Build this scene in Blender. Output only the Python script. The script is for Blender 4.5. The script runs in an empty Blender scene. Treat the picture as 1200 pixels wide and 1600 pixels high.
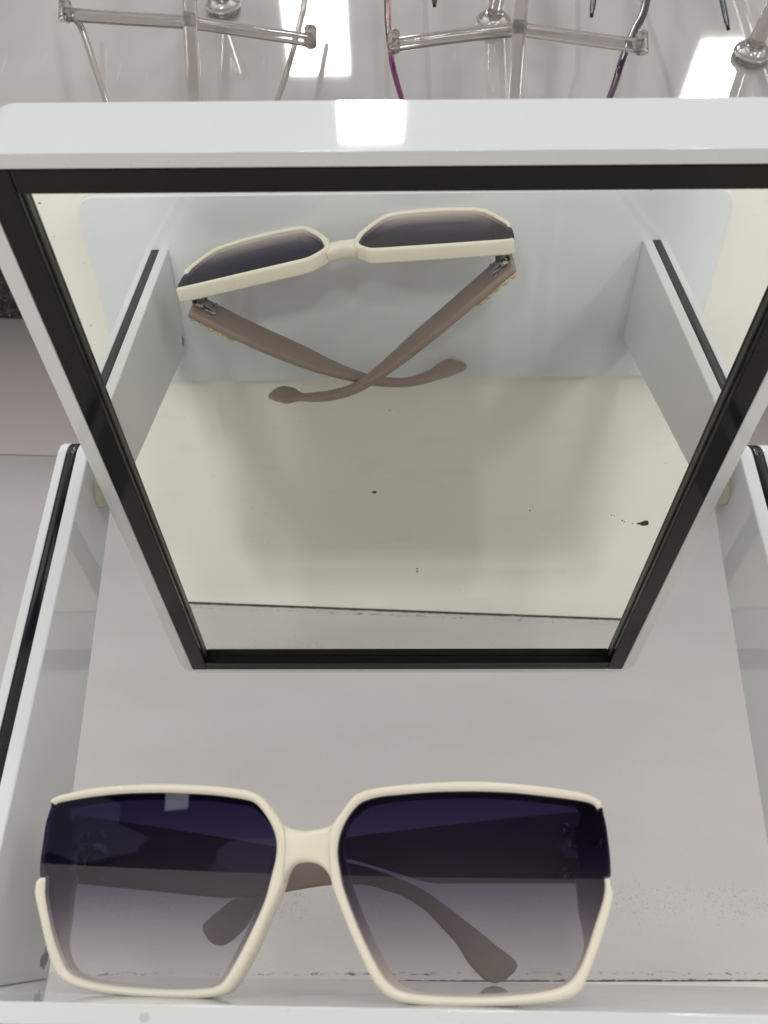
import bpy, bmesh, math, random
from mathutils import Vector, Matrix
random.seed(7)
K = 0.0011                      # metres per model millimetre (fit unit)
scene = bpy.context.scene
COL = scene.collection

# ------------------------------------------------------------------ materials
def new_mat(name):
    m = bpy.data.materials.new(name); m.use_nodes = True
    nt = m.node_tree
    return m, nt, nt.nodes['Principled BSDF']

def plain(name, col, rough=.4, metal=0.0, coat=0.0, var=.04, scale=60, bump=0.0, spec=.5, sss=0.0):
    """principled surface with a faint procedural mottling of colour and gloss"""
    m, nt, b = new_mat(name)
    tc = nt.nodes.new('ShaderNodeTexCoord')
    nz = nt.nodes.new('ShaderNodeTexNoise'); nz.inputs['Scale'].default_value = scale; nz.inputs['Detail'].default_value = 6
    nt.links.new(tc.outputs['Object'], nz.inputs['Vector'])
    mx = nt.nodes.new('ShaderNodeMix'); mx.data_type = 'RGBA'
    mx.inputs[6].default_value = tuple(c*(1-var) for c in col)+(1,)
    mx.inputs[7].default_value = tuple(min(1, c*(1+var)) for c in col)+(1,)
    nt.links.new(nz.outputs['Fac'], mx.inputs[0]); nt.links.new(mx.outputs[2], b.inputs['Base Color'])
    mr = nt.nodes.new('ShaderNodeMapRange'); mr.inputs['To Min'].default_value = rough*.85; mr.inputs['To Max'].default_value = min(1, rough*1.2)
    nt.links.new(nz.outputs['Fac'], mr.inputs['Value']); nt.links.new(mr.outputs['Result'], b.inputs['Roughness'])
    b.inputs['Metallic'].default_value = metal; b.inputs['Coat Weight'].default_value = coat
    b.inputs['Specular IOR Level'].default_value = spec
    if sss:
        b.inputs['Subsurface Weight'].default_value = sss
        b.inputs['Subsurface Radius'].default_value = (.004, .003, .002); b.inputs['Subsurface Scale'].default_value = .6
    if bump:
        bp = nt.nodes.new('ShaderNodeBump'); bp.inputs['Strength'].default_value = bump; bp.inputs['Distance'].default_value = .0004
        nt.links.new(nz.outputs['Fac'], bp.inputs['Height']); nt.links.new(bp.outputs['Normal'], b.inputs['Normal'])
    return m

class NG:
    """tiny helper for writing node maths"""
    def __init__(s, nt): s.nt = nt
    def math(s, op, a, b=None, clamp=False):
        n = s.nt.nodes.new('ShaderNodeMath'); n.operation = op; n.use_clamp = clamp
        for i, v in enumerate((a, b)):
            if v is None: continue
            if isinstance(v, (int, float)): n.inputs[i].default_value = v
            else: s.nt.links.new(v, n.inputs[i])
        return n.outputs[0]
    def rng(s, v, a, b, c=0., d=1.):
        n = s.nt.nodes.new('ShaderNodeMapRange'); n.interpolation_type = 'SMOOTHSTEP'
        for k, x in zip(('From Min', 'From Max', 'To Min', 'To Max'), (a, b, c, d)): n.inputs[k].default_value = x
        s.nt.links.new(v, n.inputs['Value']); return n.outputs['Result']
    def noise(s, vec, scale, detail=4, rough=.5):
        n = s.nt.nodes.new('ShaderNodeTexNoise'); n.inputs['Scale'].default_value = scale
        n.inputs['Detail'].default_value = detail; n.inputs['Roughness'].default_value = rough
        s.nt.links.new(vec, n.inputs['Vector']); return n.outputs['Fac']
    def mix(s, f, a, b):
        n = s.nt.nodes.new('ShaderNodeMix'); n.data_type = 'RGBA'
        for i, v in ((0, f), (6, a), (7, b)):
            if isinstance(v, tuple): n.inputs[i].default_value = v if len(v) == 4 else v+(1,)
            elif isinstance(v, (int, float)): n.inputs[i].default_value = v
            else: s.nt.links.new(v, n.inputs[i])
        return n.outputs[2]
    def scaled(s, vec, sc):
        n = s.nt.nodes.new('ShaderNodeMapping'); n.inputs['Scale'].default_value = sc
        s.nt.links.new(vec, n.inputs['Vector']); return n.outputs['Vector']
    def coords(s):
        t = s.nt.nodes.new('ShaderNodeTexCoord')
        x = s.nt.nodes.new('ShaderNodeSeparateXYZ'); s.nt.links.new(t.outputs['Object'], x.inputs[0])
        return t.outputs['Object'], x.outputs

def wall_material():
    m, nt, b = new_mat('wall_laminate'); g = NG(nt)
    o, (x, y, z) = g.coords()
    big = g.noise(g.scaled(o, (.7, 1, 2.6)), 14, 4)
    fine = g.noise(g.scaled(o, (1, 1, .25)), 420, 3)
    col = g.mix(g.rng(big, .3, .7), (.56, .53, .524), (.585, .558, .552))
    col = g.mix(g.math('MULTIPLY', g.rng(fine, .35, .75), .06), col, (.46, .43, .42))
    # upper panel above the joint is a browner sheet, colour lightened to offset the cabinet's shade
    up = g.rng(z, 276.5*K, 277.5*K)
    col = g.mix(up, col, (.67, .605, .58))
    ln = g.math('MULTIPLY', g.rng(z, 275.7*K, 276.2*K), g.rng(z, 276.6*K, 277.1*K, 1, 0))
    col = g.mix(g.math('MULTIPLY', ln, .55), col, (.09, .07, .065))
    # splash speckle in a band low on the wall
    band = g.math('MULTIPLY', g.rng(z, 4*K, 25*K), g.rng(z, 27*K, 46*K, 1, 0))
    sp = g.noise(g.scaled(o, (1, 1, .8)), 1100, 2, .6)
    patch = g.noise(o, 34, 3)
    dots = g.math('MULTIPLY', g.rng(g.math('ADD', sp, g.math('MULTIPLY', g.math('MULTIPLY', band, g.rng(patch, .15, .55)), .13)), .68, .78), .32)
    dots = g.math('MULTIPLY', dots, g.rng(z, 60*K, 90*K, 1, .25))
    col = g.mix(dots, col, (.12, .10, .09))
    # grime along the foot of the wall
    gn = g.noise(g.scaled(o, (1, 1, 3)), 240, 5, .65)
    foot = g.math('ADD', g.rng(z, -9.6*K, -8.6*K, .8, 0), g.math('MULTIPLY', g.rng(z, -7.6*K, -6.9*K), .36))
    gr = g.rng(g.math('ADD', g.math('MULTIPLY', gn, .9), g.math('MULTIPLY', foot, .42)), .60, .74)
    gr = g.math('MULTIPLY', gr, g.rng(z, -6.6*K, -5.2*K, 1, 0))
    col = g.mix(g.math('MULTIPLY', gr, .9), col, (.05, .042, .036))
    nt.links.new(col, b.inputs['Base Color'])
    b.inputs['Roughness'].default_value = .33; b.inputs['Specular IOR Level'].default_value = .45
    bp = nt.nodes.new('ShaderNodeBump'); bp.inputs['Strength'].default_value = .06; bp.inputs['Distance'].default_value = .001
    nt.links.new(g.noise(o, 160, 3), bp.inputs['Height']); nt.links.new(bp.outputs['Normal'], b.inputs['Normal'])
    return m

def counter_material():
    m, nt, b = new_mat('counter_laminate'); g = NG(nt)
    o, (x, y, z) = g.coords()
    big = g.noise(o, 7, 3)
    col = g.mix(g.rng(big, .3, .7), (.845, .82, .745), (.865, .84, .77))
    stain = g.noise(g.scaled(o, (1, 2.2, 1)), 26, 4)
    col = g.mix(g.math('MULTIPLY', g.rng(stain, .56, .75), .09), col, (.46, .43, .36))
    sp = g.noise(o, 500, 2, .6)
    col = g.mix(g.rng(sp, .74, .8), col, (.2, .17, .13))
    nt.links.new(col, b.inputs['Base Color'])
    b.inputs['Roughness'].default_value = .3
    return m

def acrylic_white(name='white_acrylic', smudge=None, col=(.715, .73, .74)):
    """glossy white sheet; smudge = list of (centre xyz in mm, radius mm) dirt marks"""
    m, nt, b = new_mat(name); g = NG(nt)
    o, _ = g.coords()
    n = g.noise(o, 25, 3)
    c = g.mix(g.rng(n, .3, .7), tuple(v*.985 for v in col), col)
    scr = g.noise(g.scaled(o, (1, .2, 1)), 900, 2)
    c = g.mix(g.math('MULTIPLY', g.rng(scr, .66, .8), .25), c, (.5, .5, .5))
    for cen, rad, thr, stg in (smudge or []):
        vm = nt.nodes.new('ShaderNodeVectorMath'); vm.operation = 'DISTANCE'
        nt.links.new(o, vm.inputs[0]); vm.inputs[1].default_value = tuple(v*K for v in cen)
        d = g.math('DIVIDE', vm.outputs['Value'], rad*K)
        nn = g.noise(o, 700/rad, 4, .6)
        f = g.rng(g.math('SUBTRACT', g.math('MULTIPLY', nn, 1.2), g.math('MULTIPLY', d, .62)), thr, thr+.08)
        c = g.mix(g.math('MULTIPLY', f, stg), c, (.05, .05, .048))
    nt.links.new(c, b.inputs['Base Color'])
    nt.links.new(g.rng(n, .2, .8, .02, .05), b.inputs['Roughness'])
    return m

def granite_material():
    m, nt, b = new_mat('black_granite'); g = NG(nt)
    o, _ = g.coords()
    n1 = g.noise(o, 330, 3, .7); n2 = g.noise(o, 130, 4, .7)
    c = g.mix(g.rng(n2, .45, .65), (.02, .02, .023), (.075, .075, .08))
    c = g.mix(g.rng(n1, .60, .68), c, (.35, .35, .36))
    nt.links.new(c, b.inputs['Base Color']); b.inputs['Roughness'].default_value = .25
    return m

def panel_material():
    m, nt, b = new_mat('display_panel_gloss'); g = NG(nt)
    o, _ = g.coords()
    n = g.noise(g.scaled(o, (1.6, 1, .8)), 8, 4)
    c = g.mix(g.rng(n, .3, .7), (.41, .385, .37), (.50, .475, .46))
    scr = g.noise(g.scaled(o, (3.5, 1, .35)), 60, 3)
    c = g.mix(g.math('MULTIPLY', g.rng(scr, .66, .74), .3), c, (.75, .73, .72))
    nt.links.new(c, b.inputs['Base Color']); b.inputs['Roughness'].default_value = .04
    b.inputs['Specular IOR Level'].default_value = .6
    bp = nt.nodes.new('ShaderNodeBump'); bp.inputs['Strength'].default_value = .03; bp.inputs['Distance'].default_value = .001
    nt.links.new(g.noise(o, 14, 2), bp.inputs['Height']); nt.links.new(bp.outputs['Normal'], b.inputs['Normal'])
    return m

def lens_material():
    """gradient-tinted sun lens: coloured transparency with a fresnel reflection, half the tint on each face"""
    m = bpy.data.materials.new('gradient_lens'); m.use_nodes = True
    nt = m.node_tree; nt.nodes.clear(); g = NG(nt)
    out = nt.nodes.new('ShaderNodeOutputMaterial')
    o, (x, y, z) = g.coords()
    ramp = nt.nodes.new('ShaderNodeValToRGB'); e = ramp.color_ramp.elements
    stops = LENS_STOPS
    e[0].position = stops[0][0]/45; e[0].color = tuple(v**.5 for v in stops[0][1])+(1,)
    e[1].position = stops[-1][0]/45; e[1].color = tuple(v**.5 for v in stops[-1][1])+(1,)
    for h, c in stops[1:-1]:
        q = e.new(h/45); q.color = tuple(v**.5 for v in c)+(1,)
    nt.links.new(g.math('DIVIDE', z, 45*K), ramp.inputs[0])
    tr = nt.nodes.new('ShaderNodeBsdfTransparent'); geo = nt.nodes.new('ShaderNodeNewGeometry')
    dt = nt.nodes.new('ShaderNodeVectorMath'); dt.operation = 'DOT_PRODUCT'
    nt.links.new(geo.outputs['Normal'], dt.inputs[0]); nt.links.new(geo.outputs['Incoming'], dt.inputs[1])
    c2 = g.math('MULTIPLY', dt.outputs['Value'], dt.outputs['Value'])
    ci = g.math('SQRT', g.math('SUBTRACT', 1.0, g.math('DIVIDE', g.math('SUBTRACT', 1.0, c2), 2.25)))
    gm = nt.nodes.new('ShaderNodeGamma'); nt.links.new(ramp.outputs[0], gm.inputs['Color']); nt.links.new(g.math('DIVIDE', 1.0, ci), gm.inputs['Gamma'])
    nt.links.new(gm.outputs[0], tr.inputs[0])
    gl = nt.nodes.new('ShaderNodeBsdfGlossy'); gl.inputs['Roughness'].default_value = .01
    gl.inputs['Color'].default_value = (1, 1, 1, 1)
    fr = nt.nodes.new('ShaderNodeFresnel'); ge = nt.nodes.new('ShaderNodeNewGeometry')   # same reflectance on both faces
    nt.links.new(g.rng(ge.outputs['Backfacing'], 0, 1, 1.5, 1/1.5), fr.inputs['IOR'])
    mx = nt.nodes.new('ShaderNodeMixShader')
    nt.links.new(g.math('ADD', g.math('MULTIPLY', fr.outputs[0], .3), .022), mx.inputs[0]); nt.links.new(tr.outputs[0], mx.inputs[1]); nt.links.new(gl.outputs[0], mx.inputs[2])
    nt.links.new(mx.outputs[0], out.inputs['Surface'])
    return m
LENS_STOPS = [(1, (.86, .84, .86)), (8, (.64, .615, .66)), (15, (.40, .37, .445)), (22, (.175, .152, .232)), (30, (.074, .057, .138)), (36, (.041, .031, .10)), (42, (.024, .017, .078))]

def tortoise(name, a, b_, zlo, zhi):
    m, nt, b = new_mat(name); g = NG(nt)
    o, (x, y, z) = g.coords()
    n = g.noise(g.scaled(o, (1, 1, .45)), 190, 3)
    c = g.mix(g.rng(n, .52, .6), a, (.012, .008, .01))
    c = g.mix(g.rng(z, zlo*K, zhi*K), b_, c)
    nt.links.new(c, b.inputs['Base Color']); b.inputs['Roughness'].default_value = .15
    return m

def clear_plastic(name, col, rough=.04, ior=1.49):
    m, nt, b = new_mat(name); g = NG(nt)
    o, _ = g.coords()
    n = g.noise(o, 260, 4, .6)
    c = g.mix(g.rng(n, .6, .8), col, tuple(v*.55 for v in col))
    nt.links.new(c, b.inputs['Base Color'])
    b.inputs['Transmission Weight'].default_value = .86; b.inputs['Roughness'].default_value = rough; b.inputs['IOR'].default_value = ior
    return m

M = dict(
    wall=wall_material(), counter=counter_material(), granite=granite_material(), panel=panel_material(),
    white=acrylic_white(), black=plain('black_gloss_trim', (.008, .008, .009), .12, var=.15, scale=200, spec=.2),
    stripe=plain('black_sheet_core', (.008, .008, .012), .16, var=.3, scale=400, spec=.35),
    gasket=plain('grey_gasket', (.06, .064, .055), .3),
    cream=plain('cream_acetate', (.86, .80, .67), .28, coat=.3, var=.02, scale=80, sss=.25),
    taupe=plain('matte_taupe_plastic', (.33, .26, .225), .42, var=.05, scale=300, spec=.4),
    gold=plain('pale_gold_metal', (.70, .56, .36), .28, metal=1), steel=plain('hinge_steel', (.45, .44, .42), .25, metal=1, var=.2, scale=900),
    washer=plain('beige_washer', (.60, .56, .47), .4), lens=lens_material(),
    worn=plain('worn_silvering', (.055, .05, .048), .6, var=.3, scale=900),
    acrylic=clear_plastic('clear_acrylic', (.67, .625, .595), .05), clear_frame=plain('smoky_clear_frame', (.36, .32, .27), .12, var=.1),
    tort=tortoise('tortoise_purple', (.34, .06, .018), (.15, .012, .11), -48, -22),
    dark=tortoise('dark_plum', (.035, .014, .02), (.05, .008, .055), -60, -25),
    tip=plain('brown_tip', (.05, .018, .008), .2), teal=plain('dark_teal_tip', (.008, .02, .024), .2),
    foot=plain('rubber_foot', (.02, .02, .02), .7), casing=plain('cabinet_sheet', (.5, .48, .46), .4),
)
mir, nt, b = new_mat('mirror_silver')
b.inputs['Base Color'].default_value = (.90, .912, .885, 1); b.inputs['Metallic'].default_value = 1; b.inputs['Roughness'].default_value = .004
M['mirror'] = mir

# ------------------------------------------------------------------ object helpers
def thing(name, label, cat, loc=(0, 0, 0), group=None):
    o = bpy.data.objects.new(name, None); COL.objects.link(o)
    o.location = Vector(loc)*K; o.empty_display_size = .01
    o['label'] = label; o['category'] = cat
    if group: o['group'] = group
    return o

def top_of(o):
    while o.parent: o = o.parent
    return o

def obj(name, bm, mat, parent=None, smooth=True, bevel=0, seg=3, label=None, sub=0):
    """bm is in model millimetres (scene axes); links it as one mesh object"""
    org = Vector((0, 0, 0))
    q = parent
    while q is not None: org += q.location; q = q.parent
    bmesh.ops.recalc_face_normals(bm, faces=bm.faces[:])
    for v in bm.verts: v.co = v.co*K - org
    me = bpy.data.meshes.new(name); bm.to_mesh(me); bm.free()
    me.materials.append(M[mat] if isinstance(mat, str) else mat)
    o = bpy.data.objects.new(name, me); COL.objects.link(o)
    if parent: o.parent = parent
    if label: o['label'] = label
    if smooth:
        for f in me.polygons: f.use_smooth = True
    if bevel:
        md = o.modifiers.new('edge', 'BEVEL'); md.width = bevel*K; md.segments = seg; md.limit_method = 'ANGLE'; md.angle_limit = math.radians(40)
        md.harden_normals = True
    if sub:
        md = o.modifiers.new('round', 'SUBSURF'); md.levels = sub; md.render_levels = sub
    return o

def box(bm, lo, hi, M4=None):
    vs = [bm.verts.new((x, y, z)) for x in (lo[0], hi[0]) for y in (lo[1], hi[1]) for z in (lo[2], hi[2])]
    for f in ((0, 1, 3, 2), (4, 6, 7, 5), (0, 4, 5, 1), (2, 3, 7, 6), (0, 2, 6, 4), (1, 5, 7, 3)):
        bm.faces.new([vs[i] for i in f])
    if M4:
        for v in vs: v.co = M4 @ v.co
    return vs

def prism(bm, poly, a0, a1, place):
    """extrude a 2D polygon; place(u, v, a) -> xyz"""
    A = [bm.verts.new(place(u, v, a0)) for u, v in poly]; B = [bm.verts.new(place(u, v, a1)) for u, v in poly]
    n = len(poly)
    for i in range(n): bm.faces.new((A[i], A[(i+1) % n], B[(i+1) % n], B[i]))
    bm.faces.new(A[::-1]); bm.faces.new(B)

def round_rect(x0, y0, x1, y1, r, n=8):
    P = []
    for cx, cy, a in ((x1-r, y1-r, 0), (x0+r, y1-r, 90), (x0+r, y0+r, 180), (x1-r, y0+r, 270)):
        for k in range(n+1):
            t = math.radians(a+90*k/n); P.append((cx+r*math.cos(t), cy+r*math.sin(t)))
    return P

def cat_rom(P, n=6, closed=False):
    P = [Vector(p) for p in P]; out = []; m = len(P)
    for i in range(m if closed else m-1):
        g = (lambda j: P[j % m]) if closed else (lambda j: P[min(max(j, 0), m-1)])
        a, b_, c, d = g(i-1), g(i), g(i+1), g(i+2)
        for k in range(n):
            t = k/n
            out.append(.5*((2*b_)+(c-a)*t+(2*a-5*b_+4*c-d)*t*t+(3*b_-a-3*c+d)*t**3))
    if not closed: out.append(P[-1])
    return out

def resample(P, n, closed=False):
    Q = P+[P[0]] if closed else P
    L = [0.]
    for a, b_ in zip(Q, Q[1:]): L.append(L[-1]+(b_-a).length)
    out = []; j = 0
    for i in range(n):
        s = L[-1]*i/(n if closed else n-1)
        while j < len(L)-2 and L[j+1] < s: j += 1
        d = L[j+1]-L[j]; t = 0 if d < 1e-9 else min(1, (s-L[j])/d)
        out.append(Q[j].lerp(Q[j+1], t))
    return out

def tube(bm, P, rx, ry=None, n=10, caps=True, power=2.0):
    """sweep along P (list of Vector). rx, ry may be lists; power>2 gives a squarer section"""
    P = [Vector(p) for p in P]; ry = ry if ry is not None else rx
    N = len(P); gx = (lambda i: rx[i]) if isinstance(rx, list) else (lambda i: rx); gy = (lambda i: ry[i]) if isinstance(ry, list) else (lambda i: ry)
    rings = []; prev = None
    for i in range(N):
        t = (P[min(i+1, N-1)]-P[max(i-1, 0)]).normalized()
        if prev is None:
            ref = Vector((0, 1, 0)) if abs(t.y) < .9 else Vector((1, 0, 0))
            a = t.cross(ref).normalized()
        else: a = (prev-t*prev.dot(t)).normalized()
        prev = a; c = t.cross(a)
        ring = []
        for k in range(n):
            th = 2*math.pi*k/n+math.pi/n; co, si = math.cos(th), math.sin(th)
            e = 2/power
            ring.append(bm.verts.new(P[i]+a*(gx(i)*math.copysign(abs(co)**e, co))+c*(gy(i)*math.copysign(abs(si)**e, si))))
        rings.append(ring)
    for A, B in zip(rings, rings[1:]):
        for k in range(n): bm.faces.new((A[k], A[(k+1) % n], B[(k+1) % n], B[k]))
    if caps:
        bm.faces.new(rings[0][::-1]); bm.faces.new(rings[-1])

def lathe(bm, prof, M4, n=24):
    """prof: (radius, height) list; M4 places local z axis"""
    rings = []
    for r, h in prof:
        rings.append([bm.verts.new(M4 @ Vector((r*math.cos(2*math.pi*k/n), r*math.sin(2*math.pi*k/n), h))) for k in range(n)])
    for A, B in zip(rings, rings[1:]):
        for k in range(n): bm.faces.new((A[k], A[(k+1) % n], B[(k+1) % n], B[k]))
    bm.faces.new(rings[0][::-1]); bm.faces.new(rings[-1])

def axis_matrix(pos, d):
    return Matrix.Translation(Vector(pos)) @ Vector(d).normalized().to_track_quat('Z', 'Y').to_matrix().to_4x4()

def structure(o): o['kind'] = 'structure'; return o

# ------------------------------------------------------------------ the setting: counter and wall
CZ = -9.9
def wall_y(x): return 454.6+.063*x
bm = bmesh.new()
vs = box(bm, (-700, -82, CZ-28), (800, 0, CZ))
for v in vs:
    if v.co.y > -1: v.co.y = wall_y(v.co.x)
structure(obj('counter', bm, 'counter', smooth=False, bevel=2, seg=2))
bm = bmesh.new()
vs = box(bm, (-900, 0, CZ-60), (1000, 30, 1000))
for v in vs: v.co.y += wall_y(v.co.x)+.02
structure(obj('wall', bm, 'wall', smooth=False))

# ------------------------------------------------------------------ overhead display cabinet
cab = thing('display_cabinet', 'overhead display cabinet with glossy grey front panel and black granite underside', 'cabinet', (0, 300, 382))
bm = bmesh.new(); vs = box(bm, (-880, 300, 392), (980, 306, 1000)); obj('front_panel', bm, 'panel', cab, smooth=False)
bm = bmesh.new(); vs = box(bm, (-880, 301, 382), (980, 452, 391.5))
for v in vs:
    if v.co.y > 400: v.co.y = wall_y(v.co.x)-1
obj('granite_slab', bm, 'granite', cab, smooth=False, bevel=1)
bm = bmesh.new(); vs = box(bm, (-880, 306.5, 392), (980, 440, 998))
for v in vs:
    if v.co.y > 400: v.co.y = wall_y(v.co.x)-1
obj('casing', bm, 'casing', cab, smooth=False)

# ------------------------------------------------------------------ the tilting counter mirror on its stand
XS = 5.75
def bz(x): return -.013*(x-XS)
stand = thing('tilting_mirror', 'white acrylic counter mirror with black bezel, tilted between two striped uprights', 'mirror', (XS, 231, 0))
bm = bmesh.new()
prism(bm, round_rect(XS-134.3, 186.8, XS+134.3, 275.3, 8, 8), -4.0, 0, lambda u, v, a: (u, v, a+bz(u)))
M['base_white'] = acrylic_white('white_acrylic_base', [((85-134-XS, 187.0-231, -1.6), 3.0, .42, .22)])
obj('base_plate', bm, 'base_white', stand, bevel=.5)
for fx in (-112, 112):
    for fy in (200, 262):
        bm = bmesh.new(); zt = bz(XS+fx)-4.05
        lathe(bm, [(6, CZ+.02), (7, CZ+1), (7, zt)], Matrix.Translation((XS+fx, fy, 0)))
        obj('rubber_foot', bm, 'foot', stand)

def upright_profile(grow=0.0, dy=0.0):
    # (y, z): front edge leans back, back edge leans forward, rounded top
    yf0, yb0, zt = 209.3+dy-grow, 256.2+dy+grow, 150.5+grow
    sf, sb = .061, -.089
    P = [(yb0, 0)]
    fy = lambda z: yf0+sf*z
    by = lambda z: yb0+sb*z
    r = 7
    def corner(c, a0, a1):
        for k in range(9):
            t = math.radians(a0+(a1-a0)*k/8); P.append((c[0]+r*math.cos(t), c[1]+r*math.sin(t)))
    corner((by(zt-r)-r*1.03, zt-r), 5, 90)
    corner((fy(zt-r)+r*1.03, zt-r), 90, 177)
    P.append((yf0, 0))
    return P
M['upright_left_white'] = acrylic_white('white_acrylic_upright', [((-100-XS+5.8, 250.5-231, 6.5), 5.2, .30, .8)])
for side in (-1, 1):
    xi = XS+side*100; T = 9.75 if side < 0 else 10.3; dy = 0 if side < 0 else -1.45
    zb = bz(xi)+.02
    mat = 'upright_left_white' if side < 0 else 'white'
    def slab(x0, x1, grow):
        bm = bmesh.new(); prism(bm, upright_profile(grow, dy), x0, x1, lambda u, v, a: (a, u, max(v, 0)+zb)); return bm
    up = obj('upright', slab(xi, xi+side*T*.40, 0), mat, stand, bevel=.5)
    obj('outer_sheet', slab(xi+side*T*.715, xi+side*T, 0), mat, up, bevel=.5)
    obj('black_stripe', slab(xi+side*T*.398, xi+side*T*.717, -.12), 'stripe', up)

# mirror board frame: origin bottom centre of bezel front, axes mx (right), u (up), n (towards viewer)
t = math.radians(79.503)
u = Vector((.00147, -math.sin(t), math.cos(t))); n = Vector((.00027, -math.cos(t), -math.sin(t))); mx = Vector((1, .0015, 0)).normalized()
BP = Vector((5.75, 342.717, 111.698))
MB = Matrix(((mx.x, u.x, n.x, BP.x), (mx.y, u.y, n.y, BP.y), (mx.z, u.z, n.z, BP.z), (0, 0, 0, 1)))
W, H, R = 91.35, 227.8, 3.37
def onmir(x, y, z): return MB @ Vector((x, y, z))
def shell(bm, loops, place):
    """loops: list of (2D points, depth) with equal counts, capped at both ends"""
    rings = [[bm.verts.new(place(*p, z)) for p in L] for L, z in loops]
    m = len(rings[0])
    for X, Y in zip(rings, rings[1:]):
        for k in range(m): bm.faces.new((X[k], X[(k+1) % m], Y[(k+1) % m], Y[k]))
    bm.faces.new(rings[0][::-1]); bm.faces.new(rings[-1])
out = round_rect(-W-4.6, -3.35, W+4.6, H+3.35, 8, 8); inn = round_rect(-W-.02, -.02, W+.02, H+.02, .3, 8)
bm = bmesh.new()
shell(bm, [(out, -21.5), (out, -.25), (inn, -.25), (inn, -R-2.2)], onmir)
board = obj('mirror_board', bm, 'white', stand, bevel=.45)
# mirror glass
bm = bmesh.new(); prism(bm, round_rect(-W+.62, .62, W-.62, H-.62, .3, 2), -R-2.0, -R, onmir)
glass = obj('mirror_glass', bm, 'mirror', board, smooth=False)
# bezel bars: long side bars, short bars butted between them
bw = 6.3
for name, lo, hi in (('bezel_bar', (-W, 0), (-W+bw, H)), ('bezel_bar', (W-bw, 0), (W, H)), ('bezel_bar', (-W+bw+.12, 0.05), (W-bw-.12, bw)), ('bezel_bar', (-W+bw+.12, H-bw+.8), (W-bw-.12, H-.05))):
    bm = bmesh.new(); box(bm, (lo[0], lo[1], -R+.03), (hi[0], hi[1], 0), MB); obj(name, bm, 'black', board, bevel=.35)
# thin grey gasket between bezel and glass
for x0, x1 in ((-W+bw-.3, -W+bw+.5), (W-bw-.5, W-bw+.3)):
    bm = bmesh.new(); box(bm, (x0, bw+.6, -R+.04), (x1, H-bw-.6, -R+.8), MB); obj('gasket', bm, 'gasket', board, smooth=False)
# spots where the silvering has worn through
def blot(bm, x, y, w, h, tail=0):
    P = []
    for k in range(14):
        a = 2*math.pi*k/14; rr = 1+random.uniform(-.14, .14)
        px = math.cos(a)*w*rr
        if tail and px < 0: px *= tail
        P.append((x+px, y+math.sin(a)*h*rr*(1 if not tail or math.cos(a) > -.4 else .55)))
    prism(bm, P, -R-.05, -R+.03, onmir)
for (x, y, w, h, tl) in ((-11.67, 116.98, .75, .75, 1.5), (77.4, 99.9, 1.35, 1.5, 2.0)):
    bm = bmesh.new(); blot(bm, x, y, w, h, tl); obj('worn_spot', bm, 'worn', glass)
for (x, y, s) in ((65.5, 104.4, .3), (66.4, 104.1, .22), (69.6, 101.6, .32), (70.3, 100.9, .28), (73.4, 99.8, .26), (38.5, 107.1, .32), (2.8, 72.9, .45), (2.9, 71.2, .45), (49.5, 220.4, .22),
                  (-84.9, 220.7, .35), (-83.8, 219.6, .22), (-82.6, 218.2, .26)):
    bm = bmesh.new(); blot(bm, x, y, s, s*.8); obj('worn_spot', bm, 'worn', glass)
# pivot washers between board and uprights
for side in (-1, 1):
    bm = bmesh.new(); x0 = XS+side*95.9; x1 = XS+side*100.1
    lathe(bm, [(5.2, 0), (5.4, .3), (5.4, 3.4), (5.9, 4.2)], axis_matrix((x0, 232, 139.5), (side, 0, 0)))
    obj('pivot_washer', bm, 'washer', stand)

# ------------------------------------------------------------------ the sunglasses
OUTER_LEFT = [(-65.02,40.35),(-65.65,40.88),(-65.38,41.45),(-63.37,42.33),(-60.5,42.9),(-54.8,43.71),(-49.19,44.05),(-43.55,44.21),(-37.55,44.15),(-30.47,43.83),(-23.57,43.27),(-16.81,42.48),(-13.45,41.67),(-11.43,40.56),(-9.73,38.91),(-8.01,36.82),(-6.72,35.16),(-5.77,33.42),(-5.31,30.65),(-5.28,27.79),(-5.54,24.96),(-5.87,22.89),(-6.74,20.4),(-8.59,16.42),(-10.95,11.11),(-13.34,6.69),(-15.06,3.91),(-16.38,2.32),(-17.74,1.44),(-19.84,0.91),(-23.39,0.56),(-26.42,0.49),(-34.35,0.55),(-42.57,0.94),(-50.08,1.65),(-53.97,2.53),(-56.59,3.54),(-58.19,4.87),(-60.06,7.58),(-62.77,13.09),(-65.13,18.21),(-66.32,20.82),(-66.45,22.58),(-66.15,23.84)]
GAP_LEFT = [(-65.6,24.51),(-65.99,26.33),(-66.12,29.33),(-66.05,32.4),(-66.03,35.65),(-65.57,38.25)]
INNER_LEFT = [(-63.1,40.58),(-60.21,41.01),(-54.51,41.61),(-48.93,41.96),(-43.31,42.11),(-35.55,41.97),(-30.28,41.68),(-23.42,41.15),(-18.35,40.49),(-14.34,39.76),(-12.66,38.96),(-10.98,37.32),(-9.23,34.96),(-8,32.35),(-7.58,30.06),(-7.79,27.25),(-8.49,24.47),(-9.36,20.92),(-10.34,18.07),(-12.5,13.55),(-14.67,9.47),(-16.84,5.86),(-18.16,4.06),(-19.28,3.19),(-21.15,2.66),(-25.99,2.29),(-30.81,2.23),(-37.84,2.38),(-44.46,2.8),(-49.63,3.51),(-53.21,4.42),(-55.5,5.72),(-57.23,7.87),(-59.64,11.7),(-61.81,16.46),(-63.32,20.44),(-63.68,22.59),(-64.05,26.4),(-64.09,29.29),(-63.96,32.77),(-63.89,35.59),(-63.82,38.44),(-63.72,40.02)]
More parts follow.
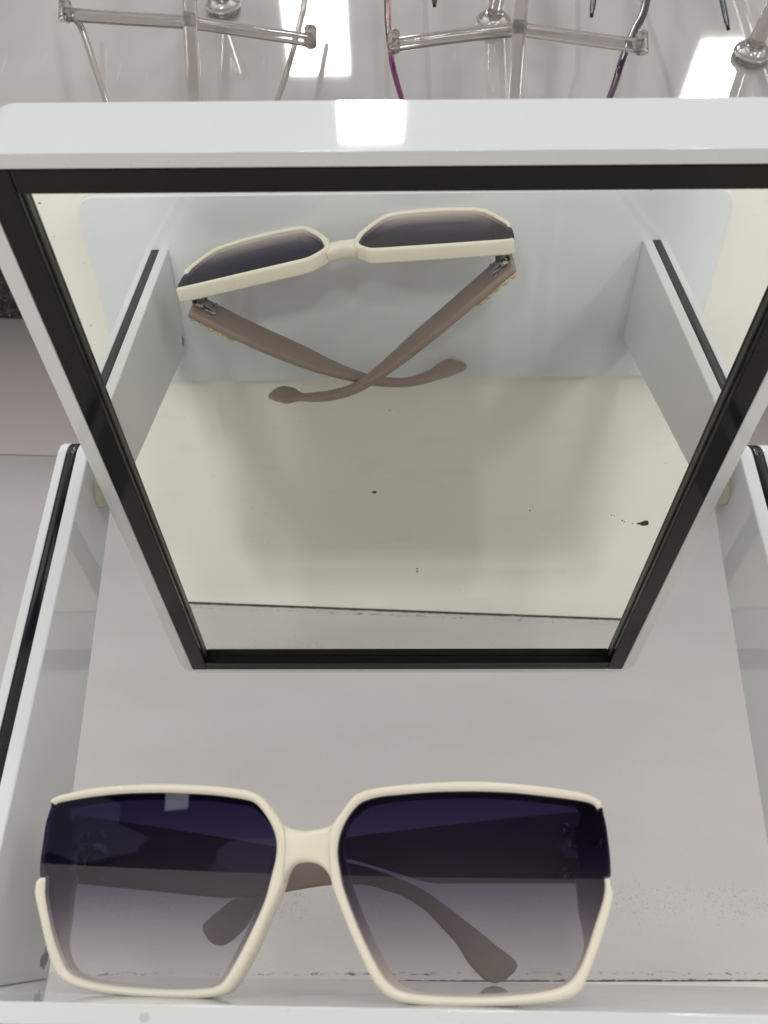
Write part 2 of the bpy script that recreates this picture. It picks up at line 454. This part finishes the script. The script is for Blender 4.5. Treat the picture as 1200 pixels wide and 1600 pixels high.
OUTER_RIGHT_TOP = [(4.42,27.7),(4.3,30.93),(4.56,33.42),(5.8,35.46),(7.66,37.75),(9.52,40.03),(11.4,41.19),(14.85,42),(19.83,42.51),(27.21,43),(33.41,43.17),(38.1,43.13),(42.3,42.91),(47.87,42.42),(53.4,41.81),(58.88,40.92),(61.59,40.26),(63.17,39.53),(64.19,38.67),(64.36,37.75)]
GAP_RIGHT = [(64.41,36.32),(64.76,33.85),(64.87,30.02),(64.85,26.24),(64.54,23.51)]
OUTER_RIGHT_LOW = [(64.31,22.03),(64.66,21.05),(64.55,19.59),(63.35,16.46),(61.25,11.71),(59.27,7.76),(57.37,4.32),(56.18,2.74),(54.79,1.61),(52.42,0.82),(48.56,0.35),(43.43,-0.01),(38.3,-0.2),(28.65,-0.33),(24.45,-0.12),(20.79,0.22),(18.53,0.71),(16.55,1.66),(15.13,2.88),(13.68,4.62),(11.39,8.65),(9.03,13.29),(6.9,18.04),(5.19,22.08),(4.67,24.89)]
INNER_RIGHT = [(6.48,27.69),(6.46,29.91),(6.92,32.17),(7.99,34.72),(9.53,36.99),(11.4,38.7),(13.27,39.45),(16.07,40.04),(21.03,40.46),(27.14,40.84),(33.31,40.92),(38.78,40.87),(44.94,40.57),(50.47,40.01),(55.96,39.39),(60.05,38.8),(61.67,38.41),(62.71,37.75),(63.11,36.32),(63.39,33.85),(63.52,30.01),(63.44,26.24),(63.14,23.51),(62.99,21.54),(62.16,18.86),(60.27,14.78),(57.9,9.61),(56.33,6.83),(54.86,5),(53.21,3.86),(51.09,3.06),(47.45,2.37),(42.28,1.89),(36.57,1.58),(28.73,1.63),(23.1,1.96),(19.71,2.54),(18.01,3.41),(16.31,4.89),(14.6,7.39),(12.27,11.48),(9.91,16.44),(7.8,21.6),(7.08,24.5)]
BRIDGE_TOP = [(-6.34,34.89),(-5.06,34.07),(-3.28,33.58),(-1.52,33.32),(-0.07,33.32),(1.38,33.51),(3.11,33.9),(4.26,34.28),(5.4,35.25)]
BRIDGE_LOW = [(-5.87,22.89),(-4.93,25.04),(-3.74,26.3),(-2.13,26.86),(-0.09,26.92),(1.95,26.44),(3.58,25.34),(4.4,24.13),(5.13,22.62)]
LT_TOP = [(-2.81,39.48),(12.92,38.32),(30.54,36.75),(54.72,34.18),(76.11,30.62),(80.76,29.87),(85.8,28.69),(91.21,27),(96.59,25.03),(101.52,22.55),(107.69,18.58),(112.8,14.97),(117.14,11.87),(119.26,10.26),(123.83,7.05),(125.92,5.46)]
LT_END = [(126.19,4.2),(125.37,2.94),(122.32,0.76),(119.88,-0.56)]
LT_BOT = [(3.52,23.46),(11.88,22.93),(25.29,22.02),(35.39,21.29),(42.33,20.93),(51.34,21.21),(56.78,22.23),(63.79,23.45),(71.3,24.54),(76.25,24.78),(80.83,24.93),(85.05,24.4),(88.33,23.44),(93.28,22.07),(99.9,18.55),(104.51,14.3),(108.5,10.42),(110.43,7.7),(112.68,4.53),(116.18,1.15),(118.29,-0.02)]
RT_TOP = [(5.09,38.37),(9.53,38.44),(26.85,38.46),(43.87,38.31),(62.14,37.97),(80.1,37.3)]
RT_BOT = [(6.57,23.1),(24.1,23.59),(40.25,24.04),(51.25,24.5),(62.22,27.01),(71.47,29.43),(80.64,31.43)]
LT_PATH = [(-80.19,218.98),(-72.28,224.59),(-64.22,230.05),(-56,235.32),(-47.61,240.34),(-39.06,245.06),(-30.36,249.44),(-21.49,253.41),(-12.46,256.92),(-3.28,259.94),(6.06,262.39),(15.56,264.25),(25.21,265.44),(35.08,265.93)]
RT_PATH = [(46.67,201.59),(39.57,208.34),(32.46,215.29),(25.31,222.33),(18.08,229.36),(10.73,236.28),(3.23,242.98),(-4.47,249.37),(-12.41,255.34),(-20.61,260.79),(-29.13,265.63),(-37.99,269.76),(-47.25,273.08),(-57.02,275.51)]
SO = Vector((-18.2, 198.0, 0)); ya = math.radians(-7.917)
EX = Vector((math.cos(ya), math.sin(ya), 0)); EY = Vector((-math.sin(ya), math.cos(ya), 0))
def surf(x, z): return -4.6*(1-(x/64)**2)+.085*(42-z)
def spt(x, z, d=0.): return SO+EX*x+EY*(surf(x, z)+d)+Vector((0, 0, z))
sung = thing('sunglasses', 'oversized cream sunglasses with dark gradient lenses standing on the white mirror base', 'sunglasses', (-18.2, 198, 0))

def smoothstep(a, b_, x):
    t = min(1, max(0, (x-a)/(b_-a))); return t*t*(3-2*t)
def rim_data(outer_parts, inner):
    """outer_parts: list of (points, is_gap) round the loop"""
    outer = []; flag = []
    pts = [p for part, _ in outer_parts for p in part]
    fl = [gp for part, gp in outer_parts for _ in part]
    n = 6
    O = cat_rom([Vector((a, b_)) for a, b_ in pts], n, True)
    F = []
    m = len(pts)
    for i in range(m):
        for k in range(n): F.append(1.0 if (fl[i] and (fl[(i+1) % m] or k < 1)) or (not fl[i] and fl[(i+1) % m] and k > n-2) else 0.0)
    # resample uniformly with flags
    N = 260
    Q = O+[O[0]]; L = [0.]
    for a, b_ in zip(Q, Q[1:]): L.append(L[-1]+(b_-a).length)
    outs, fs, j = [], [], 0
    for i in range(N):
        s = L[-1]*i/N
        while j < len(L)-2 and L[j+1] < s: j += 1
        d = L[j+1]-L[j]; tt = 0 if d < 1e-9 else (s-L[j])/d
        outs.append(Q[j].lerp(Q[j+1], tt)); fs.append(F[j])
    I = resample(cat_rom([Vector((a, b_)) for a, b_ in inner], 8, True), 1200, True)
    off = []; last = None
    for i, p in enumerate(outs):
        if last is None: rngk = range(1200)
        else: rngk = [(last+d) % 1200 for d in range(-4, 40)]
        k = min(rngk, key=lambda q: (I[q]-p).length)
        last = k; off.append(k)
    un = [off[0]]
    for k in off[1:]:
        d = (k-un[-1] % 1200) % 1200
        if d > 600: d -= 1200
        un.append(un[-1]+max(0, d))
    sm = un[:]
    turn = 1200
    for _ in range(2):
        w = 5; new = []
        for i in range(N):
            acc = 0
            for d in range(-w, w+1):
                jx = i+d; acc += sm[jx % N]+turn*(jx//N)
            new.append(acc/(2*w+1))
        sm = new
    inns = []
    for q in sm:
        a = int(math.floor(q)); inns.append(I[a % 1200].lerp(I[(a+1) % 1200], q-a))
    # lip factor: distance (mm) to nearest gap sample -> rounded ends
    step = L[-1]/N; lip = []
    for i in range(N):
        best = 99
        for d in range(0, 8):
            if fs[(i+d) % N] > .5 or fs[(i-d) % N] > .5: best = d*step; break
        lip.append(0 if best == 0 else math.sqrt(max(0, 1-(1-min(1, best/1.3))**2)))
    return outs, inns, fs, lip
def rim_mesh(bm, outs, inns, lip, depth, tsign):
    N = len(outs); rings = []
    for i in range(N):
        o_, n_, f = outs[i], inns[i], lip[i]
        # behind the lens the frame widens into the end piece at the temples
        side_ = smoothstep(59, 63, o_.x*tsign)*smoothstep(42.5, 38, o_.y)
        nas_ = smoothstep(24, 12, o_.x*tsign)*smoothstep(34, 22, o_.y)
        top_ = smoothstep(36, 40, o_.y)
        ext = 1+(.25+.65*top_+1.1*nas_+side_*(.5+5.6*smoothstep(3, 25, o_.y)))/max(.9, (n_-o_).length)
        prof = [(0.10, depth), (0.0, depth-.6), (0.0, .9), (.03, .30), (.12, -.15), (.27, -.42), (.45, -.52), (.62, -.42), (.80, -.10), (.94, .35), (1.0, .9), (1.0, 1.93), (-1, 2.15), (-1, depth-.5), (-.95, depth)]
        ring = []
        for w, d in prof:
            if w < 0: w = -w*ext
            if d < 1.9:
                d = d*f+1.95*(1-f)
                ww = w*f+(.16+.84*w)*(1-f)
            else: ww = w*f+(.16+.84*w)*(1-f)
            p = o_.lerp(n_, ww); ring.append(bm.verts.new(spt(p.x, p.y, d)))
        rings.append(ring)
    m = len(rings[0])
    for i in range(N):
        A, B = rings[i], rings[(i+1) % N]
        for k in range(m): bm.faces.new((A[k], A[(k+1) % m], B[(k+1) % m], B[k]))
def lens_mesh(outs, inns, fs, lip):
    bm = bmesh.new(); N = len(outs)
    edge = []
    for i in range(N):
        w = 1-.25
        g_ = 1-lip[i]
        p = outs[i].lerp(inns[i], .72*(1-g_)+.03*g_); edge.append(p)
    cx = sum(p.x for p in edge)/N; cz = sum(p.y for p in edge)/N
    layers = []
    for d in (.45, 1.85):
        rings = []
        for s in (1, .86, .7, .5, .3, .12):
            rings.append([bm.verts.new(spt(cx+(p.x-cx)*s, cz+(p.y-cz)*s, d)) for p in edge])
        c = bm.verts.new(spt(cx, cz, d))
        for A, B in zip(rings, rings[1:]):
            for k in range(N): bm.faces.new((A[k], A[(k+1) % N], B[(k+1) % N], B[k]))
        for k in range(N): bm.faces.new((rings[-1][k], rings[-1][(k+1) % N], c))
        layers.append(rings[0])
    for k in range(N): bm.faces.new((layers[0][k], layers[0][(k+1) % N], layers[1][(k+1) % N], layers[1][k]))
    return bm
left = rim_data([(OUTER_LEFT[:2], True), (OUTER_LEFT[2:], False), (GAP_LEFT, True)], INNER_LEFT)
right = rim_data([(OUTER_RIGHT_TOP[:-1], False), (OUTER_RIGHT_TOP[-1:]+GAP_RIGHT, True), (OUTER_RIGHT_LOW, False)], INNER_RIGHT)
bm = bmesh.new()
for (o_, i_, f_, l_), ts in ((left, -1), (right, 1)): rim_mesh(bm, o_, i_, l_, 5.4, ts)
# bridge
T_ = resample(cat_rom([Vector(p) for p in BRIDGE_TOP], 6), 25); B_ = resample(cat_rom([Vector(p) for p in BRIDGE_LOW], 6), 25)
rings = []
for i in range(25):
    s = i/24*2-1
    d0 = -.7+1.2*s*s; d1 = 5.4+.8*s*s
    prof = [(0, 2.4), (.0, d0+1.2), (.05, d0+.5), (.14, d0+.12), (.3, d0), (.7, d0), (.86, d0+.12), (.95, d0+.5), (1, d0+1.2), (1, 2.4), (.93, d1-.6), (.8, d1), (.2, d1), (.07, d1-.6)]
    rings.append([bm.verts.new(spt(*(T_[i].lerp(B_[i], w)), d)) for w, d in prof])
for A, B in zip(rings, rings[1:]):
    m = len(A)
    for k in range(m): bm.faces.new((A[k], A[(k+1) % m], B[(k+1) % m], B[k]))
bm.faces.new(rings[0][::-1]); bm.faces.new(rings[-1])
front = obj('front_frame', bm, 'cream', sung)
for sgn, px in ((-1, -8.1), (1, 6.7)):
    bm = bmesh.new()
    bmesh.ops.create_uvsphere(bm, u_segments=20, v_segments=12, radius=1)
    for v in bm.verts:
        q = v.co; x = px-sgn*.36*q.z*6.5+q.x*1.35; z = 22.5+q.z*6.5
        v.co = spt(x, z, 5.4+q.y*3.4)
    obj('nose_pad', bm, 'cream', front)
for dat in (left, right):
    lo = obj('lens', lens_mesh(*dat), 'lens', sung)
    me = lo.data; org = sung.location; nrm = []
    for v in me.vertices:
        q = (v.co+org)/K-SO; lx, lz, ly = q.dot(EX), q.z, q.dot(EY)
        nn_ = (EX*(9.2*lx/4096)-EY-Vector((0, 0, .085))).normalized()
        nrm.append(nn_ if ly-surf(lx, lz) < 1.2 else -nn_)
    me.normals_split_custom_set_from_vertices(nrm)

# temples: each is a thin plank in a vertical plane, profile (s, z)
def temple(path, top, bot, thick):
    P = [Vector((a, b_, 0)) for a, b_ in path]; P = [P[0]*2-P[1]]+P+[P[-1]*2-P[-2]]
    S = [0.]
    for a, b_ in zip(P, P[1:]): S.append(S[-1]+(b_-a).length)
    S0 = S[1]; S = [q-S0 for q in S]
    def frame(s):
        j = 0
        while j < len(S)-2 and S[j+1] < s: j += 1
        w = (s-S[j])/(S[j+1]-S[j]); c = P[j].lerp(P[j+1], w)
        t0 = (P[min(j+1, len(P)-1)]-P[max(j-1, 0)]).normalized(); t1 = (P[min(j+2, len(P)-1)]-P[j]).normalized()
        d = t0.lerp(t1, min(1, max(0, w))).normalized(); return c, d, Vector((-d.y, d.x, 0))
    n = 90
    T = resample(cat_rom([Vector(p) for p in top], 6), n); B = resample(cat_rom([Vector(p) for p in bot], 6), n)
    def pos(p, o):
        c, d, nn = frame(p.x); return c+nn*o+Vector((0, 0, p.y))
    bm = bmesh.new(); rings = []
    for i in range(n):
        a, b_ = T[i], B[i]; h = (a-b_).length
        th = thick*(1 if i < n-3 else max(.6, ((n-1-i)/3)**.5))
        r = min(.42, .9/max(h, .5))
        prof = [(0, -.18), (0, .18), (r*.35, .42), (r, .5), (1-r, .5), (1-r*.35, .42), (1, .18), (1, -.18), (1-r*.35, -.42), (1-r, -.5), (r, -.5), (r*.35, -.42)]
        rings.append([bm.verts.new(pos(a.lerp(b_, w), o*th)) for w, o in prof])
    for A, C in zip(rings, rings[1:]):
        m = len(A)
        for k in range(m): bm.faces.new((A[k], A[(k+1) % m], C[(k+1) % m], C[k]))
    bm.faces.new(rings[0][::-1]); bm.faces.new(rings[-1])
    c, d, nn = frame(4)
    return bm, (lambda s, z, o: pos(Vector((s, z)), o)), d, nn
lt_top = [(0, 39.2)]+LT_TOP[1:]+LT_END[:2]
lt_bot = [(0, 23.6)]+LT_BOT[:-1]+[(117.6, .45), (119.88, .0), (122.32, .8)]
rt_top = [(0, 38.3)]+RT_TOP+[(89, 35.2), (98, 31.6), (106, 27.2), (114.31, 22.23), (120.08, 21.4), (124.02, 18.9), (127.9, 16.1), (129.5, 14.7)]
rt_bot = [(0, 23)]+RT_BOT+[(87, 30.6), (95, 27.8), (102, 24.6), (107, 22.3), (111.56, 20.0), (113.52, 17.9), (115.6, 14.4), (118.2, 11.8), (121.6, 9.4), (123.65, 9), (125.33, 9.3), (127.54, 10.6), (129.2, 12.7)]
def fit_temple(path, top, bot, side):
    bm, pos, d, nn = temple(path, top, bot, 3.2)
    tm = obj('temple', bm, 'taupe', sung)
    out = side      # sign of nn that points outward
    # hinge: knuckle barrel and leaf at the inner face
    bm = bmesh.new()
    c = pos(2.2, 31, -out*2.6)
    lathe(bm, [(1.2, -4.2), (1.5, -4), (1.5, -1.5), (1.25, -1.4), (1.25, -1.2), (1.5, -1.1), (1.5, 1.5), (1.25, 1.6), (1.25, 1.8), (1.5, 1.9), (1.5, 4), (1.2, 4.2)], Matrix.Translation(c), 16)
    pp = [(1.5, 28.3)]+[(7.6+2.4*math.sin(math.radians(a)), 30.6-2.4*math.cos(math.radians(a))) for a in range(0, 181, 15)]+[(1.5, 32.9)]
    prism(bm, pp, -out*1.65, -out*2.1, lambda s, z, o: pos(s, z, o))
    # arm to the front
    q0 = pos(2.2, 31, -out*2.6); q1 = q0-EY*9
    tube(bm, [q0, q1], 1.1, 3.2, 8, power=4)
    obj('hinge', bm, 'steel', tm)
    for s, z, r in ((7.3, 34.9, 1.25), (8.4, 25.3, 1.25)):
        bm = bmesh.new()
        lathe(bm, [(r, 0), (r, .35), (r*.8, .55), (r*.5, .55), (r*.42, .25), (.01, .25)], axis_matrix(pos(s, z, -out*1.6), -nn*out), 18)
        obj('rivet', bm, 'steel', tm)
    # gold studded plate on the outer face
    bm = bmesh.new()
    prism(bm, [(.3, 27.5), (20.5, 27.8), (20.5, 37.4), (.3, 37.7)], out*1.62, out*2.15, lambda s, z, o: pos(s, z, o))
    plate = obj('gold_plate', bm, 'gold', tm)
    for k in range(5):
        for z in (35.9, 29.8):
            bm = bmesh.new()
            lathe(bm, [(1.6, 0), (1.55, .7), (1.1, 1.35), (.3, 1.6)], axis_matrix(pos(2.4+k*4.1, z, out*2.1), nn*out), 14)
            obj('stud', bm, 'gold', plate)
    return tm
fit_temple(LT_PATH, lt_top, lt_bot, 1)
fit_temple(RT_PATH, rt_top, rt_bot, -1)

# ------------------------------------------------------------------ clear display arms and the eyeglasses hung on them
def sweep(bm, pts, rx, ry, n=20, power=5, k=6):
    tube(bm, cat_rom([Vector(p) for p in pts], k), rx, ry, n, True, power)
def display_arm(label, bar, arm, flange, grp='clear acrylic eyewear displays on the cabinet front'):
    r = thing('eyewear_display', label, 'eyewear display', flange, grp)
    if bar:
        bm = bmesh.new(); sweep(bm, bar, 3.6, 2.4); obj('vertical_bar', bm, 'acrylic', r)
    if arm:
        bm = bmesh.new(); sweep(bm, arm, 2.7, 2.7, k=8); obj('cross_arm', bm, 'acrylic', r)
        for e, e2 in ((arm[0], arm[1]), (arm[-1], arm[-2])):
            bm = bmesh.new(); e = Vector(e)
            sweep(bm, [e+Vector((0, 1.0, -2.5)), e+Vector((0, -.5, 1.5)), e+Vector((0, -2, 4.5)), e+Vector((0, -2.6, 6))], 3.1, 3.1, power=2.2)
            obj('end_hook', bm, 'acrylic', r)
    f = Vector(flange)
    bm = bmesh.new()
    lathe(bm, [(9.5, 0.15), (10, .8), (10, 3.2), (8, 4.2), (6.4, 4.6), (6.2, 7), (5.2, 7.6)], axis_matrix(f, (0, -1, 0)), 28)
    obj('flange', bm, 'acrylic', r)
    bm = bmesh.new(); sweep(bm, [f+Vector((0, -6, 0)), f+Vector((2, -26, 1)), f+Vector((4, -44, 2))], 4.2, 4.2, 12, 2.6); obj('post', bm, 'acrylic', r)
    return r
display_arm('clear acrylic display arm holding the pair with smoky clear temples', [(-95, 277, 340), (-97.6, 272, 379.2), (-102.2, 260, 426.5), (-105.5, 253, 470), (-112, 249, 560), (-117, 248, 640)],
            [(-171, 266, 441), (-137.4, 266, 437), (-106, 265, 432), (-103, 265, 431.5), (-56.1, 266, 421.5), (-41, 266, 417.5)], (-98.8, 299.9, 499.3))
display_arm('clear acrylic display arm holding the tortoiseshell and plum pair', [(57.5, 277, 340), (60.5, 272, 377.1), (66.7, 258, 436.3), (69.5, 252, 470), (74, 249, 560), (78, 248, 640)],
            [(1.5, 266, 413), (29.1, 266, 419.2), (62, 265, 422.8), (66.9, 265, 422.8), (94.1, 266, 417.8), (126.5, 266, 410)], (59.2, 299.9, 481))
display_arm('clear acrylic eyewear display at the right edge, only its round flange and post showing', [(232, 262, 430), (236, 256, 480), (240, 250, 600)], None, (201.9, 299.9, 451.2))

def eyeglasses(label, mats, chains, radius):
    r = thing('eyeglasses', label, 'eyeglasses', chains[0][0], 'eyeglasses hanging on the display arms')
    tops = []
    for (chain, mt, rr) in zip(chains, mats, radius):
        P = [Vector(p) for p in chain]
        d = (P[0]-P[1]).normalized(); d = (d+Vector((0, -.15, 1.2))).normalized()
        tot = sum((a-b_).length for a, b_ in zip(P, P[1:]))
        P = [P[0]+d*max(75, 170-tot)]+P
        c = cat_rom(P, 6); N = len(c)
        rad = [rr*(.8+.35*min(1, (N-1-i)/N*1.4)) if i < N-2 else rr*.55 for i in range(N)]
        bm = bmesh.new(); tube(bm, c, [q*1.5 for q in rad], rad, 10, True, 2.4); obj('temple', bm, mt, r); tops.append(P[0])
    return r
eyeglasses('pair with thin smoky clear temples hanging on the left display arm', ['clear_frame', 'clear_frame'],
           [[(-173.2, 268, 456.7), (-162.4, 270, 435.2), (-151.8, 274, 407.2), (-145, 277, 389), (-135, 284, 362.3)], [(-45.9, 268, 454.6), (-47.5, 270, 441.4), (-51.7, 274, 415.9), (-57.3, 278, 390.6), (-66.1, 284, 363.7)]], [1.1, 1.0])
eyeglasses('pair with tortoiseshell and dark plum temples passing behind the middle display arm', ['tort', 'dark'],
           [[(-1.9, 268, 453.8), (-1.3, 271, 431.5), (.7, 274, 410), (5.1, 278, 389.7), (11.7, 284, 365.1)], [(135.1, 268, 451.5), (126.2, 271, 429.5), (118.5, 274, 410.8), (110.5, 278, 388.2), (98.2, 284, 361.7)]], [1.0, 1.25])
eyeglasses('pair above the middle display arm, only its two brown temple tips showing', ['tip', 'tip'],
           [[(23.3, 262, 497), (23.3, 262, 477.2), (23.2, 264, 457.9), (22.9, 266, 444.7)], [(118, 261, 500), (112.9, 262, 481.4), (107.8, 264, 456.4), (103.8, 266, 434.7)]], [1.15, 1.2])
eyeglasses('pair on the right display arm, only one slim dark teal temple tip showing', ['teal'],
           [[(171.5, 261, 505), (172.1, 262, 486.1), (172.3, 264, 447), (172.2, 266, 423.1)]], [1.1])

# ------------------------------------------------------------------ light
def lamp(x0, x1, y0, y1, z, L, col=(1, .995, .985)):
    li = bpy.data.lights.new('ceiling_or_fill_lamp', 'AREA'); li.shape = 'RECTANGLE'
    li.size = (x1-x0)*K; li.size_y = (y1-y0)*K; li.color = col
    li.energy = L*math.pi*li.size*li.size_y
    o = bpy.data.objects.new('ceiling_or_fill_lamp', li); COL.objects.link(o)
    o.location = Vector(((x0+x1)/2, (y0+y1)/2, z))*K     # points straight down by default
    return o
LL = 50
lamp(-264, -108, -800, -560, 2000, LL)
lamp(-136, 26, -478, -300, 2000, LL)
lamp(780, 905, -960, -724, 2000, LL)
lamp(200, 420, -1750, -1500, 2000, LL)  # added fill further forward, put in to light the wall
lamp(-700, -500, -1500, -1280, 2000, LL)  # second added fill lamp further forward
w = bpy.data.worlds.new('World'); scene.world = w; w.use_nodes = True
nt = w.node_tree; g = NG(nt)
bg = nt.nodes['Background']
tc = nt.nodes.new('ShaderNodeTexCoord'); sx = nt.nodes.new('ShaderNodeSeparateXYZ'); nt.links.new(tc.outputs['Generated'], sx.inputs[0])
rp = nt.nodes.new('ShaderNodeValToRGB')
e = rp.color_ramp.elements; e[0].position = .485; e[0].color = (.05, .05, .05, 1); e[1].position = .85; e[1].color = (.47, .47, .465, 1)
q = e.new(.53); q.color = (1.14, 1.125, 1.10, 1)
mp = g.math('ADD', g.math('MULTIPLY', sx.outputs[2], .5), .5)
nt.links.new(mp, rp.inputs[0])
# shop behind the viewer is brighter than the wall side; low down it breaks into dim furniture-like patches
front = g.rng(sx.outputs[1], -.9, .5, 1.30, .85)
vor = nt.nodes.new('ShaderNodeTexVoronoi'); vor.distance = 'CHEBYCHEV'; vor.inputs['Scale'].default_value = 1; vor.inputs['Randomness'].default_value = .8
nt.links.new(g.scaled(tc.outputs['Generated'], (5.5, .6, 16)), vor.inputs['Vector'])
sc = nt.nodes.new('ShaderNodeSeparateColor'); nt.links.new(vor.outputs['Color'], sc.inputs[0])
room = g.mix(g.rng(sc.outputs[0], .55, .95), (.03, .03, .034), (.20, .21, .30))
low = g.rng(sx.outputs[2], -.02, .03)
base = g.mix(low, room, rp.outputs[0])
# the person taking the picture stands close in front and is darker than the shop round them
ax = g.math('ABSOLUTE', sx.outputs[0])
who = g.math('MULTIPLY', g.math('MULTIPLY', g.rng(ax, .30, .46, 1, 0), g.rng(sx.outputs[1], -.45, -.3, 1, 0)), g.rng(sx.outputs[2], .42, .6, 1, 0))
base = g.mix(g.math('MULTIPLY', who, .85), base, (.05, .045, .05))
# a lit doorway far off to one side
win = g.math('MULTIPLY', g.math('MULTIPLY', g.rng(sx.outputs[0], -.637, -.633), g.rng(sx.outputs[0], -.597, -.593, 1, 0)), g.math('MULTIPLY', g.rng(sx.outputs[2], -.039, -.036), g.math('LESS_THAN', sx.outputs[1], 0.0)))
base = g.mix(g.math('MULTIPLY', win, g.rng(sx.outputs[2], .05, .06, 1, 0)), base, (1.6, 1.7, 1.9))
vm = nt.nodes.new('ShaderNodeVectorMath'); vm.operation = 'SCALE'
nt.links.new(base, vm.inputs[0]); nt.links.new(front, vm.inputs['Scale'])
nt.links.new(vm.outputs[0], bg.inputs[0]); bg.inputs[1].default_value = 1.0

# ------------------------------------------------------------------ camera
cd = bpy.data.cameras.new('camera'); cam = bpy.data.objects.new('camera', cd); COL.objects.link(cam); scene.camera = cam
r2 = Vector((.99993631, .0112039, .00135999)); u2 = Vector((.00381521, -.4489663, .89354054)); fw = Vector((-.01062173, .89347845, .44898045))
cam.matrix_world = Matrix(((r2.x, u2.x, -fw.x, 0), (r2.y, u2.y, -fw.y, 0), (r2.z, u2.z, -fw.z, 14.602*K), (0, 0, 0, 1)))
cd.sensor_fit = 'HORIZONTAL'; cd.sensor_width = 36; cd.lens = 36*1283.685/1200
cd.clip_start = .005; cd.clip_end = 50
cd.dof.use_dof = True; cd.dof.focus_distance = 285*K; cd.dof.aperture_fstop = (cd.lens/1000)/(1.1*K)

scene.cycles.max_bounces = 14; scene.cycles.transparent_max_bounces = 16; scene.cycles.transmission_bounces = 10; scene.cycles.glossy_bounces = 8
scene.cycles.caustics_reflective = True; scene.cycles.caustics_refractive = True; scene.cycles.blur_glossy = .5
vs_ = scene.view_settings; vs_.view_transform = 'Standard'; vs_.look = 'None'; vs_.exposure = .25; vs_.gamma = 1
